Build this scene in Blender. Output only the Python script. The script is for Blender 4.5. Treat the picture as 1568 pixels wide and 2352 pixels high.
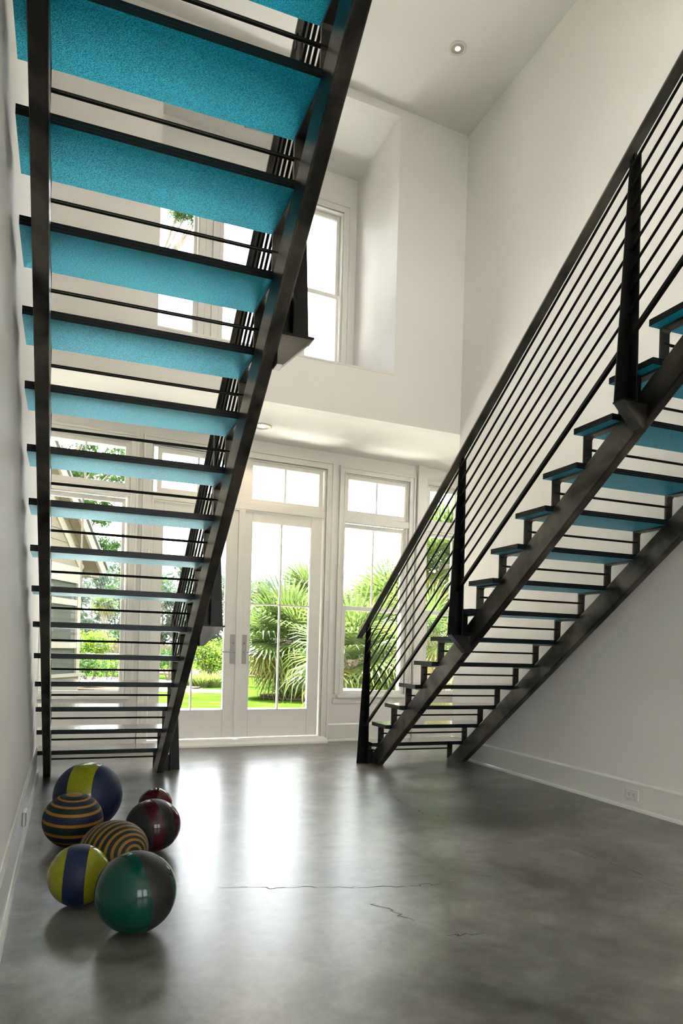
import bpy, bmesh, math, random
from mathutils import Vector, Matrix
random.seed(7)
sc = bpy.context.scene
for o in list(bpy.data.objects): bpy.data.objects.remove(o)
COL = sc.collection

# ------------------------------------------------------------------ camera
YAW, PITCH, ROLL, CZ = 0.3693, -0.0031, 0.0279, 1.0441
cam_d = bpy.data.cameras.new('camera'); cam = bpy.data.objects.new('camera', cam_d); COL.objects.link(cam)
fwd = Vector((math.sin(YAW)*math.cos(PITCH), math.cos(YAW)*math.cos(PITCH), math.sin(PITCH)))
rt0 = Vector((math.cos(YAW), -math.sin(YAW), 0)); up0 = rt0.cross(fwd)
rt = rt0*math.cos(ROLL) + up0*math.sin(ROLL); up = -rt0*math.sin(ROLL) + up0*math.cos(ROLL)
cam.matrix_world = Matrix(((rt.x, up.x, -fwd.x, 0), (rt.y, up.y, -fwd.y, 0), (rt.z, up.z, -fwd.z, CZ), (0, 0, 0, 1)))
cam_d.sensor_fit = 'VERTICAL'; cam_d.sensor_height = 36.0; cam_d.sensor_width = 24.0
cam_d.lens = 1632.98/2352*36
cam_d.shift_x = (784-783.54)/2352; cam_d.shift_y = (1494.13-1176)/2352
cam_d.clip_start = 0.02; cam_d.clip_end = 1000
sc.camera = cam

# ------------------------------------------------------------------ sky, sun, exposure
SKY = 3.2
w = bpy.data.worlds.new('sky'); sc.world = w; w.use_nodes = True
wn = w.node_tree.nodes; wl = w.node_tree.links
bg = wn['Background']; bg.inputs['Strength'].default_value = SKY
tc = wn.new('ShaderNodeTexCoord'); sx = wn.new('ShaderNodeSeparateXYZ'); rp = wn.new('ShaderNodeValToRGB')
wl.new(tc.outputs['Generated'], sx.inputs[0]); wl.new(sx.outputs['Z'], rp.inputs['Fac']); wl.new(rp.outputs['Color'], bg.inputs['Color'])
rp.color_ramp.elements[0].position = 0.0; rp.color_ramp.elements[0].color = (0.93, 0.95, 1.0, 1)
rp.color_ramp.elements[1].position = 0.7; rp.color_ramp.elements[1].color = (0.90, 0.95, 1.0, 1)
sun_d = bpy.data.lights.new('sun', 'SUN'); sun = bpy.data.objects.new('sun', sun_d); COL.objects.link(sun)
sun_d.energy = 22.0; sun_d.angle = math.radians(0.6); sun_d.color = (1.0, 0.96, 0.88)
sun.rotation_mode = 'QUATERNION'; sun.rotation_quaternion = Vector((0.16, -0.30, -0.94)).to_track_quat('-Z', 'Y'); sun.location = (0, 20, 20)
vs = sc.view_settings; vs.view_transform = 'Standard'; vs.look = 'None'; vs.gamma = 1.0; vs.use_curve_mapping = False; vs.exposure = 1.56

# ------------------------------------------------------------------ helpers
class MB:
    def __init__(s): s.v = []; s.f = []; s.m = []
    def add(s, vs_, fs, mi=0):
        n = len(s.v); s.v += [tuple(p) for p in vs_]
        for f in fs: s.f.append(tuple(n+i for i in f)); s.m.append(mi)
        return s
    def box(s, x0, x1, y0, y1, z0, z1, mi=0):
        if x0 > x1: x0, x1 = x1, x0
        return s.add([(x0,y0,z0),(x1,y0,z0),(x1,y1,z0),(x0,y1,z0),(x0,y0,z1),(x1,y0,z1),(x1,y1,z1),(x0,y1,z1)],
              [(0,3,2,1),(4,5,6,7),(0,1,5,4),(1,2,6,5),(2,3,7,6),(3,0,4,7)], mi)
    def prism(s, poly, axis, a0, a1, mi=0):
        """extrude polygon along axis: axis x -> poly in (y,z); y -> (x,z); z -> (x,y)"""
        def P(p, a):
            return (a, p[0], p[1]) if axis == 'x' else ((p[0], a, p[1]) if axis == 'y' else (p[0], p[1], a))
        n = len(poly)
        vs_ = [P(p, a0) for p in poly] + [P(p, a1) for p in poly]
        fs = [tuple(range(n))[::-1], tuple(range(n, 2*n))] + [(i, (i+1) % n, n+(i+1) % n, n+i) for i in range(n)]
        return s.add(vs_, fs, mi)
    def tube(s, p0, p1, r0, r1=None, n=10, mi=0, caps=True):
        r1 = r0 if r1 is None else r1
        p0 = Vector(p0); p1 = Vector(p1); d = (p1-p0).normalized()
        a = d.cross(Vector((0, 0, 1)) if abs(d.z) < .95 else Vector((1, 0, 0))).normalized(); b = d.cross(a)
        vs_ = []
        for p, r in ((p0, r0), (p1, r1)):
            for i in range(n):
                t = 2*math.pi*i/n; vs_.append(p + (a*math.cos(t)+b*math.sin(t))*r)
        fs = [(i, (i+1) % n, n+(i+1) % n, n+i) for i in range(n)]
        if caps: fs += [tuple(range(n))[::-1], tuple(range(n, 2*n))]
        return s.add(vs_, fs, mi)
    def lathe(s, prof, n=24, c=(0, 0, 0), mi=0, axis='z'):
        vs_ = []; fs = []
        for r, z in prof:
            for i in range(n):
                t = 2*math.pi*i/n; vs_.append((c[0]+r*math.cos(t), c[1]+r*math.sin(t), c[2]+z))
        for k in range(len(prof)-1):
            for i in range(n): fs.append((k*n+i, k*n+(i+1) % n, (k+1)*n+(i+1) % n, (k+1)*n+i))
        return s.add(vs_, fs, mi)
    def obj(s, name, mats, parent=None, smooth=False, bevel=0):
        me = bpy.data.meshes.new(name); me.from_pydata(s.v, [], s.f)
        for m in (mats if isinstance(mats, (list, tuple)) else [mats]): me.materials.append(m)
        me.polygons.foreach_set('material_index', s.m)
        bm = bmesh.new(); bm.from_mesh(me)
        if len(bm.faces) < 20000: bmesh.ops.recalc_face_normals(bm, faces=bm.faces)
        bm.to_mesh(me); bm.free()
        if smooth: me.polygons.foreach_set('use_smooth', [True]*len(me.polygons))
        me.update()
        o = bpy.data.objects.new(name, me); COL.objects.link(o)
        if parent: o.parent = parent
        if bevel:
            b = o.modifiers.new('bevel', 'BEVEL'); b.width = bevel; b.segments = 2; b.limit_method = 'ANGLE'
        return o
def empty(name, loc=(0, 0, 0), rz=0.0, parent=None):
    o = bpy.data.objects.new(name, None); COL.objects.link(o); o.location = loc; o.rotation_euler = (0, 0, rz)
    o.empty_display_size = .1
    if parent: o.parent = parent
    return o
def tag(o, label, cat, group=None, kind=None):
    o['label'] = label; o['category'] = cat
    if group: o['group'] = group
    if kind: o['kind'] = kind
    return o
def struct(o, label=None):
    o['kind'] = 'structure'
    if label: o['label'] = label
    return o
def dup(o, parent=None):
    c = o.copy(); COL.objects.link(c)
    if parent: c.parent = parent
    return c

# ------------------------------------------------------------------ materials
def mat(name, col, rough=.5, metal=0.0, spec=.5, coat=0.0, coat_rough=.05):
    m = bpy.data.materials.new(name); m.use_nodes = True
    b = m.node_tree.nodes['Principled BSDF']
    b.inputs['Base Color'].default_value = (*col, 1); b.inputs['Roughness'].default_value = rough
    b.inputs['Metallic'].default_value = metal; b.inputs['Specular IOR Level'].default_value = spec
    b.inputs['Coat Weight'].default_value = coat; b.inputs['Coat Roughness'].default_value = coat_rough
    return m
def N(m, t, **kw):
    n = m.node_tree.nodes.new(t)
    for k, v in kw.items():
        if k in n.inputs: n.inputs[k].default_value = v
        else: setattr(n, k, v)
    return n
def L(m, a, b): m.node_tree.links.new(a, b)
def bsdf(m): return m.node_tree.nodes['Principled BSDF']
def noise_col(m, stops, scale=5, detail=6, coord='Object', mapscale=(1, 1, 1), distort=0.0, bump=0.0, bump_scale=None, rough=None):
    t = N(m, 'ShaderNodeTexCoord'); mp = N(m, 'ShaderNodeMapping'); mp.inputs['Scale'].default_value = mapscale
    L(m, t.outputs[coord], mp.inputs[0])
    n = N(m, 'ShaderNodeTexNoise', Scale=scale, Detail=detail, Distortion=distort); L(m, mp.outputs[0], n.inputs['Vector'])
    r = N(m, 'ShaderNodeValToRGB'); L(m, n.outputs['Fac'], r.inputs['Fac'])
    e = r.color_ramp.elements
    e[0].position, e[0].color = stops[0][0], (*stops[0][1], 1)
    e[1].position, e[1].color = stops[-1][0], (*stops[-1][1], 1)
    for p, c in stops[1:-1]:
        x = e.new(p); x.color = (*c, 1)
    L(m, r.outputs['Color'], bsdf(m).inputs['Base Color'])
    if bump:
        nb = N(m, 'ShaderNodeTexNoise', Scale=bump_scale or scale*6, Detail=4); L(m, mp.outputs[0], nb.inputs['Vector'])
        bp = N(m, 'ShaderNodeBump', Strength=bump, Distance=.01); L(m, nb.outputs['Fac'], bp.inputs['Height']); L(m, bp.outputs[0], bsdf(m).inputs['Normal'])
    if rough:
        mr = N(m, 'ShaderNodeMapRange'); mr.inputs['To Min'].default_value, mr.inputs['To Max'].default_value = rough
        L(m, n.outputs['Fac'], mr.inputs['Value']); L(m, mr.outputs[0], bsdf(m).inputs['Roughness'])
    return m
M = {}
M['wall'] = noise_col(mat('wall_paint', (.7, .68, .63), .6), [(.3, (.80, .77, .735)), (.7, (.82, .79, .755))], 1.5, 3, bump=.02, bump_scale=200)
M['ceiling'] = noise_col(mat('ceiling_paint', (.7, .68, .63), .7), [(.3, (.84, .81, .77)), (.7, (.86, .83, .79))], 1.2, 3)
M['trim'] = mat('trim_paint', (.78, .755, .70), .35)
M['base'] = mat('baseboard_paint', (.76, .75, .70), .25)
# polished concrete
m = mat('polished_concrete', (.2, .2, .19), .22, spec=1.0); M['floor'] = m
t = N(m, 'ShaderNodeTexCoord')
n1 = N(m, 'ShaderNodeTexNoise', Scale=.9, Detail=9, Roughness=.62, Distortion=.6); L(m, t.outputs['Object'], n1.inputs['Vector'])
n2 = N(m, 'ShaderNodeTexNoise', Scale=5.0, Detail=9, Roughness=.7, Distortion=.35); L(m, t.outputs['Object'], n2.inputs['Vector'])
mp = N(m, 'ShaderNodeMapping'); mp.inputs['Scale'].default_value = (2.2, 9, 1); mp.inputs['Rotation'].default_value = (0, 0, .5); L(m, t.outputs['Object'], mp.inputs[0])
n3 = N(m, 'ShaderNodeTexNoise', Scale=3.0, Detail=8, Roughness=.7, Distortion=.8); L(m, mp.outputs[0], n3.inputs['Vector'])
r1 = N(m, 'ShaderNodeValToRGB'); L(m, n1.outputs['Fac'], r1.inputs['Fac'])
e = r1.color_ramp.elements; e[0].position = .36; e[0].color = (.055, .053, .042, 1); e[1].position = .62; e[1].color = (.25, .243, .218, 1)
r2 = N(m, 'ShaderNodeValToRGB'); L(m, n2.outputs['Fac'], r2.inputs['Fac'])
e = r2.color_ramp.elements; e[0].position = .36; e[0].color = (.42, .40, .35, 1); e[1].position = .66; e[1].color = (1.35, 1.35, 1.33, 1)
mx = N(m, 'ShaderNodeMix', data_type='RGBA', blend_type='MULTIPLY'); mx.inputs[0].default_value = .8
L(m, r1.outputs['Color'], mx.inputs[6]); L(m, r2.outputs['Color'], mx.inputs[7])
L(m, mx.outputs[2], bsdf(m).inputs['Base Color'])
mr = N(m, 'ShaderNodeMapRange'); mr.inputs['From Min'].default_value = .3; mr.inputs['From Max'].default_value = .7
mr.inputs['To Min'].default_value = .28; mr.inputs['To Max'].default_value = .305; L(m, n2.outputs['Fac'], mr.inputs['Value']); L(m, mr.outputs[0], bsdf(m).inputs['Roughness'])
M['crack'] = mat('crack_line', (.06, .055, .05), .8)
# blackened steel with mill scale
def steel(name, a, b, rough):
    m = mat(name, a, .35, metal=.75, spec=.3)
    return noise_col(m, [(.35, a), (.62, b), (.78, (b[0]*1.5, b[1]*1.15, b[2]*.8))], 3.2, 7, distort=.8, rough=rough, bump=.03, bump_scale=90)
M['steel'] = steel('blackened_steel', (.022, .020, .018), (.115, .105, .092), (.26, .42))
M['steel_dark'] = steel('blackened_steel_dark', (.006, .0055, .0055), (.012, .011, .010), (.28, .45))
M['rail'] = steel('rail_steel', (.09, .084, .074), (.20, .185, .16), (.26, .38))
# laminated glass treads
def glitter(m, scale, strength):
    t = N(m, 'ShaderNodeTexCoord'); n = N(m, 'ShaderNodeTexNoise', Scale=scale, Detail=3, Roughness=.6); L(m, t.outputs['Object'], n.inputs['Vector'])
    bp = N(m, 'ShaderNodeBump', Strength=strength, Distance=.004); L(m, n.outputs['Fac'], bp.inputs['Height']); L(m, bp.outputs[0], bsdf(m).inputs['Normal'])
    return n
m = mat('teal_tread_film', (0, .40, .50), .36, metal=.5, spec=.10); M['film'] = m
n = glitter(m, 260, .55)
r = N(m, 'ShaderNodeValToRGB'); L(m, n.outputs['Fac'], r.inputs['Fac'])
e = r.color_ramp.elements; e[0].position = .36; e[0].color = (0, .17, .29, 1); e[1].position = .64; e[1].color = (.0, .58, .86, 1)
L(m, r.outputs['Color'], bsdf(m).inputs['Base Color'])
m = mat('speckled_glass_top', (.05, .055, .06), .16, spec=.9, coat=.6); M['glass_top'] = m
n = glitter(m, 220, .12)
r = N(m, 'ShaderNodeValToRGB'); L(m, n.outputs['Fac'], r.inputs['Fac'])
e = r.color_ramp.elements; e[0].position = .40; e[0].color = (.02, .03, .035, 1); e[1].position = .62; e[1].color = (.16, .18, .19, 1)
L(m, r.outputs['Color'], bsdf(m).inputs['Base Color'])
M['glass_edge'] = mat('dark_glass_edge', (.003, .005, .006), .3, spec=.16)
M['interlayer'] = mat('tread_interlayer', (.03, .05, .055), .5, spec=.2)
# window glass
def clear_glass(name, tint):
    m = bpy.data.materials.new(name); m.use_nodes = True; nt = m.node_tree
    for n in list(nt.nodes): nt.nodes.remove(n)
    o = N(m, 'ShaderNodeOutputMaterial'); tr = N(m, 'ShaderNodeBsdfTransparent'); gl = N(m, 'ShaderNodeBsdfGlossy'); fr = N(m, 'ShaderNodeFresnel', IOR=1.22); mx = N(m, 'ShaderNodeMixShader')
    tr.inputs['Color'].default_value = (*tint, 1); gl.inputs['Roughness'].default_value = 0.0
    L(m, fr.outputs[0], mx.inputs[0]); L(m, tr.outputs[0], mx.inputs[1]); L(m, gl.outputs[0], mx.inputs[2]); L(m, mx.outputs[0], o.inputs[0])
    return m
M['pane'] = clear_glass('window_glass', (.97, .985, .98))
m = bpy.data.materials.new('insect_screen'); m.use_nodes = True; M['screen'] = m
for n in list(m.node_tree.nodes): m.node_tree.nodes.remove(n)
_o = N(m, 'ShaderNodeOutputMaterial'); _t = N(m, 'ShaderNodeBsdfTransparent'); _d = N(m, 'ShaderNodeBsdfDiffuse'); _x = N(m, 'ShaderNodeMixShader')
_d.inputs['Color'].default_value = (.075, .08, .066, 1); _x.inputs[0].default_value = .65
L(m, _t.outputs[0], _x.inputs[1]); L(m, _d.outputs[0], _x.inputs[2]); L(m, _x.outputs[0], _o.inputs[0])
M['nickel'] = mat('satin_nickel', (.42, .40, .36), .35, metal=.9)
M['chrome'] = mat('chrome_lever', (.6, .6, .6), .15, metal=1)
M['plastic'] = mat('white_plastic', (.72, .71, .69), .35)
M['black'] = mat('slot_black', (.01, .01, .01), .6)
M['sill'] = mat('threshold_paint', (.78, .76, .70), .35)
m = mat('lamp_lit', (1, .9, .7), .5); bsdf(m).inputs['Emission Color'].default_value = (1, .72, .38, 1); bsdf(m).inputs['Emission Strength'].default_value = 6; M['lit'] = m
m = mat('lamp_lit_dim', (1, .9, .7), .5); bsdf(m).inputs['Emission Color'].default_value = (1, .85, .8, 1); bsdf(m).inputs['Emission Strength'].default_value = 3; M['lit2'] = m
M['reflector'] = mat('reflector', (.55, .5, .42), .3, metal=.6)
# ball materials
def ball(name, bands, axis_scale=None, glossy=None):
    """bands: list of (pos, colour, roughness) stops (constant) along local z, -1..1"""
    m = mat(name, (.5, .5, .5), .5, spec=.3)
    t = N(m, 'ShaderNodeTexCoord'); s = N(m, 'ShaderNodeSeparateXYZ'); L(m, t.outputs['Object'], s.inputs[0])
    mr = N(m, 'ShaderNodeMapRange'); mr.inputs['From Min'].default_value = -1; mr.inputs['From Max'].default_value = 1; L(m, s.outputs['Z'], mr.inputs['Value'])
    r = N(m, 'ShaderNodeValToRGB'); r.color_ramp.interpolation = 'CONSTANT'; L(m, mr.outputs[0], r.inputs['Fac'])
    q = N(m, 'ShaderNodeValToRGB'); q.color_ramp.interpolation = 'CONSTANT'; L(m, mr.outputs[0], q.inputs['Fac'])
    for ramp, k in ((r, 1), (q, 2)):
        e = ramp.color_ramp.elements
        while len(e) > 1: e.remove(e[-1])
        for i, b in enumerate(bands):
            c = (*b[1], 1) if k == 1 else (b[2], b[2], b[2], 1)
            x = e[0] if i == 0 else e.new((b[0]+1)/2)
            if i == 0: x.position = 0
            x.color = c
    n = N(m, 'ShaderNodeTexNoise', Scale=14, Detail=6); L(m, t.outputs['Object'], n.inputs['Vector'])
    v = N(m, 'ShaderNodeMapRange'); v.inputs['To Min'].default_value = .8; v.inputs['To Max'].default_value = 1.18; L(m, n.outputs['Fac'], v.inputs['Value'])
    mx = N(m, 'ShaderNodeMix', data_type='RGBA', blend_type='MULTIPLY'); mx.inputs[0].default_value = 1
    L(m, r.outputs['Color'], mx.inputs[6]); L(m, v.outputs[0], mx.inputs[7]); L(m, mx.outputs[2], bsdf(m).inputs['Base Color'])
    L(m, q.outputs['Color'], bsdf(m).inputs['Roughness'])
    return m

# exterior
M['lawn'] = noise_col(mat('lawn', (.1, .3, .02), 1, spec=0), [(.3, (.017, .042, .003)), (.55, (.035, .068, .008)), (.75, (.058, .083, .018))], 1.6, 10, bump=.5, bump_scale=60)
M['mulch'] = noise_col(mat('mulch', (.2, .14, .1), 1, spec=0), [(.3, (.04, .028, .02)), (.7, (.10, .075, .055))], 9, 8)
M['paving'] = noise_col(mat('pale_paving', (.6, .57, .5), 1, spec=0), [(.3, (.74, .71, .66)), (.7, (.80, .77, .72))], 4, 5)
M['water'] = mat('pond_water', (.35, .42, .44), .08, spec=1.0)
M['reed'] = noise_col(mat('marsh_grass', (.5, .38, .25), 1, spec=0), [(.3, (.12, .085, .055)), (.7, (.17, .135, .09))], 3, 6)
def leaf(name, a, b, trans=.35, scale=3.0):
    a = tuple(v*.46 for v in a); b = tuple(v*.52 for v in b)
    m = mat(name, a, .45, spec=.3)
    noise_col(m, [(.3, a), (.7, b)], scale, 3)
    nt = m.node_tree; out = nt.nodes['Material Output']; tl = N(m, 'ShaderNodeBsdfTranslucent'); mx = N(m, 'ShaderNodeMixShader'); mx.inputs[0].default_value = trans
    src = bsdf(m).inputs['Base Color'].links[0].from_socket
    L(m, src, tl.inputs['Color']); L(m, bsdf(m).outputs[0], mx.inputs[1]); L(m, tl.outputs[0], mx.inputs[2]); L(m, mx.outputs[0], out.inputs[0])
    return m
M['palm'] = leaf('palm_leaf', (.07, .16, .045), (.27, .36, .08), .35, 1.2)
M['palm_yellow'] = leaf('palm_leaf_yellow', (.30, .28, .04), (.50, .42, .12), .35, 1.5)
M['shrub'] = leaf('shrub_leaf', (.13, .30, .02), (.36, .50, .05), .4)
M['shrub_dark'] = leaf('shrub_leaf_dark', (.05, .16, .025), (.14, .28, .05), .35)
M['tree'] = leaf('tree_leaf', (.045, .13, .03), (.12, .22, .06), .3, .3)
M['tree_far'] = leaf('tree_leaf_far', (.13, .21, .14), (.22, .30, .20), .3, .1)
M['grass_blade'] = leaf('grass_blade', (.22, .38, .05), (.45, .50, .16), .4)
M['flower'] = mat('lantana_petals', (.14, .075, .17), .6)
M['trunk'] = noise_col(mat('bark', (.16, .12, .09), .9), [(.3, (.10, .075, .055)), (.7, (.26, .21, .17))], 8, 6, mapscale=(1, 1, .25))
M['siding'] = mat('beige_siding', (.11, .088, .052), .7)
M['siding_trim'] = mat('cream_trim', (.19, .165, .12), .6)
M['roof'] = mat('metal_roof', (.10, .10, .10), .5)
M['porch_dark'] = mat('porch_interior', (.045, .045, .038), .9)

# ------------------------------------------------------------------ wall frames (measured)
XR, XL_ = 3.639, -0.206
thW = math.atan(.0804); W0 = 7.5438-.0804*XR
thU = math.atan(.0442); U0 = 6.2644-.0442*XR
ZS, ZLEDGE, ZOPEN = 3.226, 3.693, 6.17
def ceilz(x): return 6.2163-.0347*(x-XR)

# ------------------------------------------------------------------ floor
fl = struct(MB().box(-3.2, 6.6, -4.2, 7.9, -.12, 0).obj('floor', M['floor']), 'polished mottled grey concrete floor')
def crack(pts, wd=.0019):
    b = MB(); P = []
    for (x0, y0), (x1, y1) in zip(pts[:-1], pts[1:]):
        k = 14
        for i in range(k):
            t = i/k; P.append((x0+(x1-x0)*t+random.gauss(0, .009), y0+(y1-y0)*t+random.gauss(0, .009)))
    P.append(pts[-1])
    for a, c in zip(P[:-1], P[1:]):
        d = Vector((c[0]-a[0], c[1]-a[1])); n = Vector((-d.y, d.x)).normalized()*wd*random.uniform(.3, 1.2)
        b.add([(a[0]+n.x, a[1]+n.y, .0006), (a[0]-n.x, a[1]-n.y, .0006), (c[0]-n.x, c[1]-n.y, .0006), (c[0]+n.x, c[1]+n.y, .0006)], [(0, 1, 2, 3)])
    return b.obj('crack', M['crack'], fl)
crack([(.64, 3.03), (1.02, 2.92), (1.35, 2.83), (1.72, 2.80)])
crack([(2.18, 4.62), (2.16, 4.1), (2.33, 3.75)])
crack([(1.20, 2.66), (1.28, 2.45)]); crack([(1.33, 2.28), (1.47, 2.26)])
crack([(2.55, 3.1), (2.62, 2.45), (2.75, 2.1)])

# ------------------------------------------------------------------ room walls
HT = 6.6
struct(MB().box(XR, XR+.16, -4.0, 6.2644, 0, HT).obj('wall_right', M['wall']), 'tall plain off-white wall beside the right staircase')
yl = U0+.0442*XL_
b = MB(); b.box(XL_-.16, XL_, -4.0, yl, 0, 4.0); b.box(XL_-.16, XL_, -4.0, yl, 6.1, HT); b.box(XL_-.16, XL_, 1.0, yl, 4.0, 6.1); b.box(XL_-.16, XL_, -4.0, -3.4, 4.0, 6.1); b.box(XL_-.16, XL_, -1.3, -1.1, 4.0, 6.1)  # unseen upper opening added to bring daylight onto right wall and ceiling
struct(b.obj('wall_left', M['wall']), 'off-white wall close beside the left staircase')
# ceiling follows a gentle slope
cz = ceilz
c_ = MB(); x0, x1 = -3.0, 6.2
c_.add([(x0, -4.1, cz(x0)), (x1, -4.1, cz(x1)), (x1, 8.2, cz(x1)), (x0, 8.2, cz(x0)), (x0, -4.1, cz(x0)+.2), (x1, -4.1, cz(x1)+.2), (x1, 8.2, cz(x1)+.2), (x0, 8.2, cz(x0)+.2)],
       [(0, 1, 2, 3), (4, 7, 6, 5), (0, 4, 5, 1), (1, 5, 6, 2), (2, 6, 7, 3), (3, 7, 4, 0)])
struct(c_.obj('ceiling', M['ceiling']), 'pale ceiling high above the stairs')
# back wall behind the camera with tall openings added for daylight, rear landing slab at the head of the stairs
b = MB()
b.box(XL_, XR, -4.0, -3.85, 0, .5); b.box(XL_, XR, -4.0, -3.85, 2.8, 3.75); b.box(XL_, XR, -4.0, -3.85, 3.75, 6.5)
for a, c in ((XL_, .1), (1.5, 1.9), (3.3, XR)): b.box(a, c, -4.0, -3.85, .5, 2.8)
struct(b.obj('wall_back', M['wall']), 'wall behind the viewer with openings added to let in daylight')
struct(MB().box(XL_, XR, -3.85, 1.24, 3.42, 3.622).obj('ceiling_2', M['ceiling']), 'underside of the upper landing')

# upper wall with the big opening (U frame)
def frame_empty(name, th, y0): return empty(name, (0, y0, 0), th)
UF = frame_empty('wall_front', thU, U0)
struct(UF, 'upper wall with a deep rectangular opening over the doors')
ua, ub = -.2062, 3.643
MB().box(-3.0, .648, 0, .12, ZS-.001, ZOPEN+.3).obj('wall_panel', M['wall'], UF)
MB().box(2.876, 6.0, 0, .12, ZS-.001, ZOPEN+.3).obj('wall_panel', M['wall'], UF)
MB().box(.648, 2.876, 0, .12, ZS-.001, ZLEDGE).obj('wall_panel', M['wall'], UF)
MB().box(.648, 2.876, 0, .12, ZOPEN, ZOPEN+.3).obj('wall_panel', M['wall'], UF)
MB().box(.648, 2.876, -.006, .30, ZLEDGE-.012, ZLEDGE+.006).obj('ledge_cap', M['trim'], UF)
# recess above: side walls, ceiling, ledge floor
struct(MB().prism([(2.87, U0+.1+.127), (3.05, U0+.1+.13), (3.05, 7.5), (2.868, 7.5)], 'z', ZLEDGE-.3, ZOPEN+.14).obj('wall_right_recess', M['wall']), 'pale side wall inside the deep upper opening')
struct(MB().prism([(.648, U0+.13), (.5, U0+.13), (.5, 7.5), (.62, 7.5)], 'z', ZLEDGE-.3, ZOPEN+.14).obj('wall_left_recess', M['wall']), 'left side wall inside the deep upper opening')
struct(MB().box(.5, 3.05, U0+.20, 7.6, ZOPEN+.02, ZOPEN+.05).obj('ceiling_3', M['ceiling']), 'ceiling of the deep upper opening')
# lower recess ceiling (soffit) + upper floor slab
struct(MB().prism([(-3.0, U0-.0442*3.0+.06), (6.0, U0+.0442*6+.06), (6.0, 8.0), (-3.0, 8.0)], 'z', ZS, ZS+.22).obj('ceiling_4', M['ceiling']), 'low pale soffit over the glass doors')
# lower recess side ends
struct(MB().box(-3.1, -3.0, 5.5, 7.9, 0, ZS).obj('wall_left_end', M['wall']))
struct(MB().box(5.9, 6.0, 5.9, 8.1, 0, ZS).obj('wall_right_end', M['wall']))
struct(MB().box(XR+.16, 6.0, 6.0, 6.12, 0, ZS).obj('wall_right_return', M['wall']))
struct(MB().box(-3.0, XL_-.16, 5.8, 5.92, 0, ZS).obj('wall_left_return', M['wall']))

# ------------------------------------------------------------------ window wall (W frame)
WF = frame_empty('wall_window', thW, W0)
struct(WF, 'wall of white framed windows and glass doors')
def wbox(u0, u1, z0, z1, w0=0.0, w1=.16, name='wall_panel', m='wall', parent=None, bevel=0):
    return MB().box(u0, u1, w0, w1, z0, z1).obj(name, M[m], parent or WF, bevel=bevel)
OPEN = [(-1.42, -.56, .53, 3.02), (-.27, .55, .53, 3.02), (.76, 2.665, 0, 3.02), (2.90, 3.72, .53, 3.02), (4.00, 4.86, .53, 3.02)]
edges = [-3.0] + [v for o in OPEN for v in o[:2]] + [5.95]
for i in range(0, len(edges), 2): wbox(edges[i], edges[i+1], 0, ZS)
for a, b_, z0, z1 in OPEN:
    wbox(a, b_, z1, ZS)
    if z0 > 0: wbox(a, b_, 0, z0)
# baseboard pieces on the window wall
def baseboard(name, segs, frame=None, label=None):
    root = frame if frame else None
    e_ = empty(name, root.location if root else (0, 0, 0), root.rotation_euler.z if root else 0)
    struct(e_, label)
    for a, b_ in segs:
        mb = MB(); mb.prism([(0, 0), (-.016, 0), (-.016, .185), (-.008, .196), (0, .196)], 'x', a, b_)
        mb.obj('board', M['base'], e_)
        MB().prism([(-.016, 0), (-.032, 0), (-.030, .014), (-.022, .022), (-.016, .022)], 'x', a, b_).obj('shoe_molding', M['base'], e_)
    return e_
baseboard('baseboard_front', [(-3.0, .66), (2.745, 5.9)], WF, 'white baseboard under the windows')
r_ = empty('baseboard_right', (XR, 0, 0), -math.pi/2); struct(r_, 'white baseboard along the right wall')
l_ = empty('baseboard_left', (XL_, 0, 0), math.pi/2); struct(l_, 'white baseboard along the left wall')
for e_, a, b_ in ((r_, -6.26, 4.0), (l_, -4.0, yl)):
    MB().prism([(0, 0), (-.016, 0), (-.016, .180), (-.006, .196), (0, .196)], 'x', a, b_).obj('board', M['base'], e_)
    MB().prism([(-.016, 0), (-.034, 0), (-.031, .016), (-.022, .024), (-.016, .024)], 'x', a, b_).obj('shoe_molding', M['base'], e_)

def frame_ring(mb, u0, u1, z0, z1, wl, wr, wb, wt, y0, y1):
    """rectangular frame outside size u0..u1,z0..z1 with member widths"""
    mb.box(u0, u0+wl, y0, y1, z0, z1); mb.box(u1-wr, u1, y0, y1, z0, z1)
    mb.box(u0+wl, u1-wr, y0, y1, z0, z0+wb); mb.box(u0+wl, u1-wr, y0, y1, z1-wt, z1)
    return mb
def casing(parent, u0, u1, z0, z1, wd=.075, bottom=False):
    """stepped casing around an opening"""
    mb = MB()
    for k, (o_, i_, d) in enumerate(((wd, 0, .014), (wd, wd-.022, .028), (.014, 0, .022))):
        a0, a1 = u0-o_, u0-i_
        mb.box(a0, a1, -d, 0.0, z0-(o_ if bottom else 0), z1+o_)
        mb.box(u1+i_, u1+o_, -d, 0.0, z0-(o_ if bottom else 0), z1+o_)
        mb.box(a1, u1+i_, -d, 0.0, z1+i_, z1+o_)
    return mb.obj('casing', M['trim'], parent, bevel=.002)
def pane(parent, u0, u1, z0, z1, y=.05):
    return MB().box(u0, u1, y, y+.005, z0, z1).obj('pane', M['pane'], parent)
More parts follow.
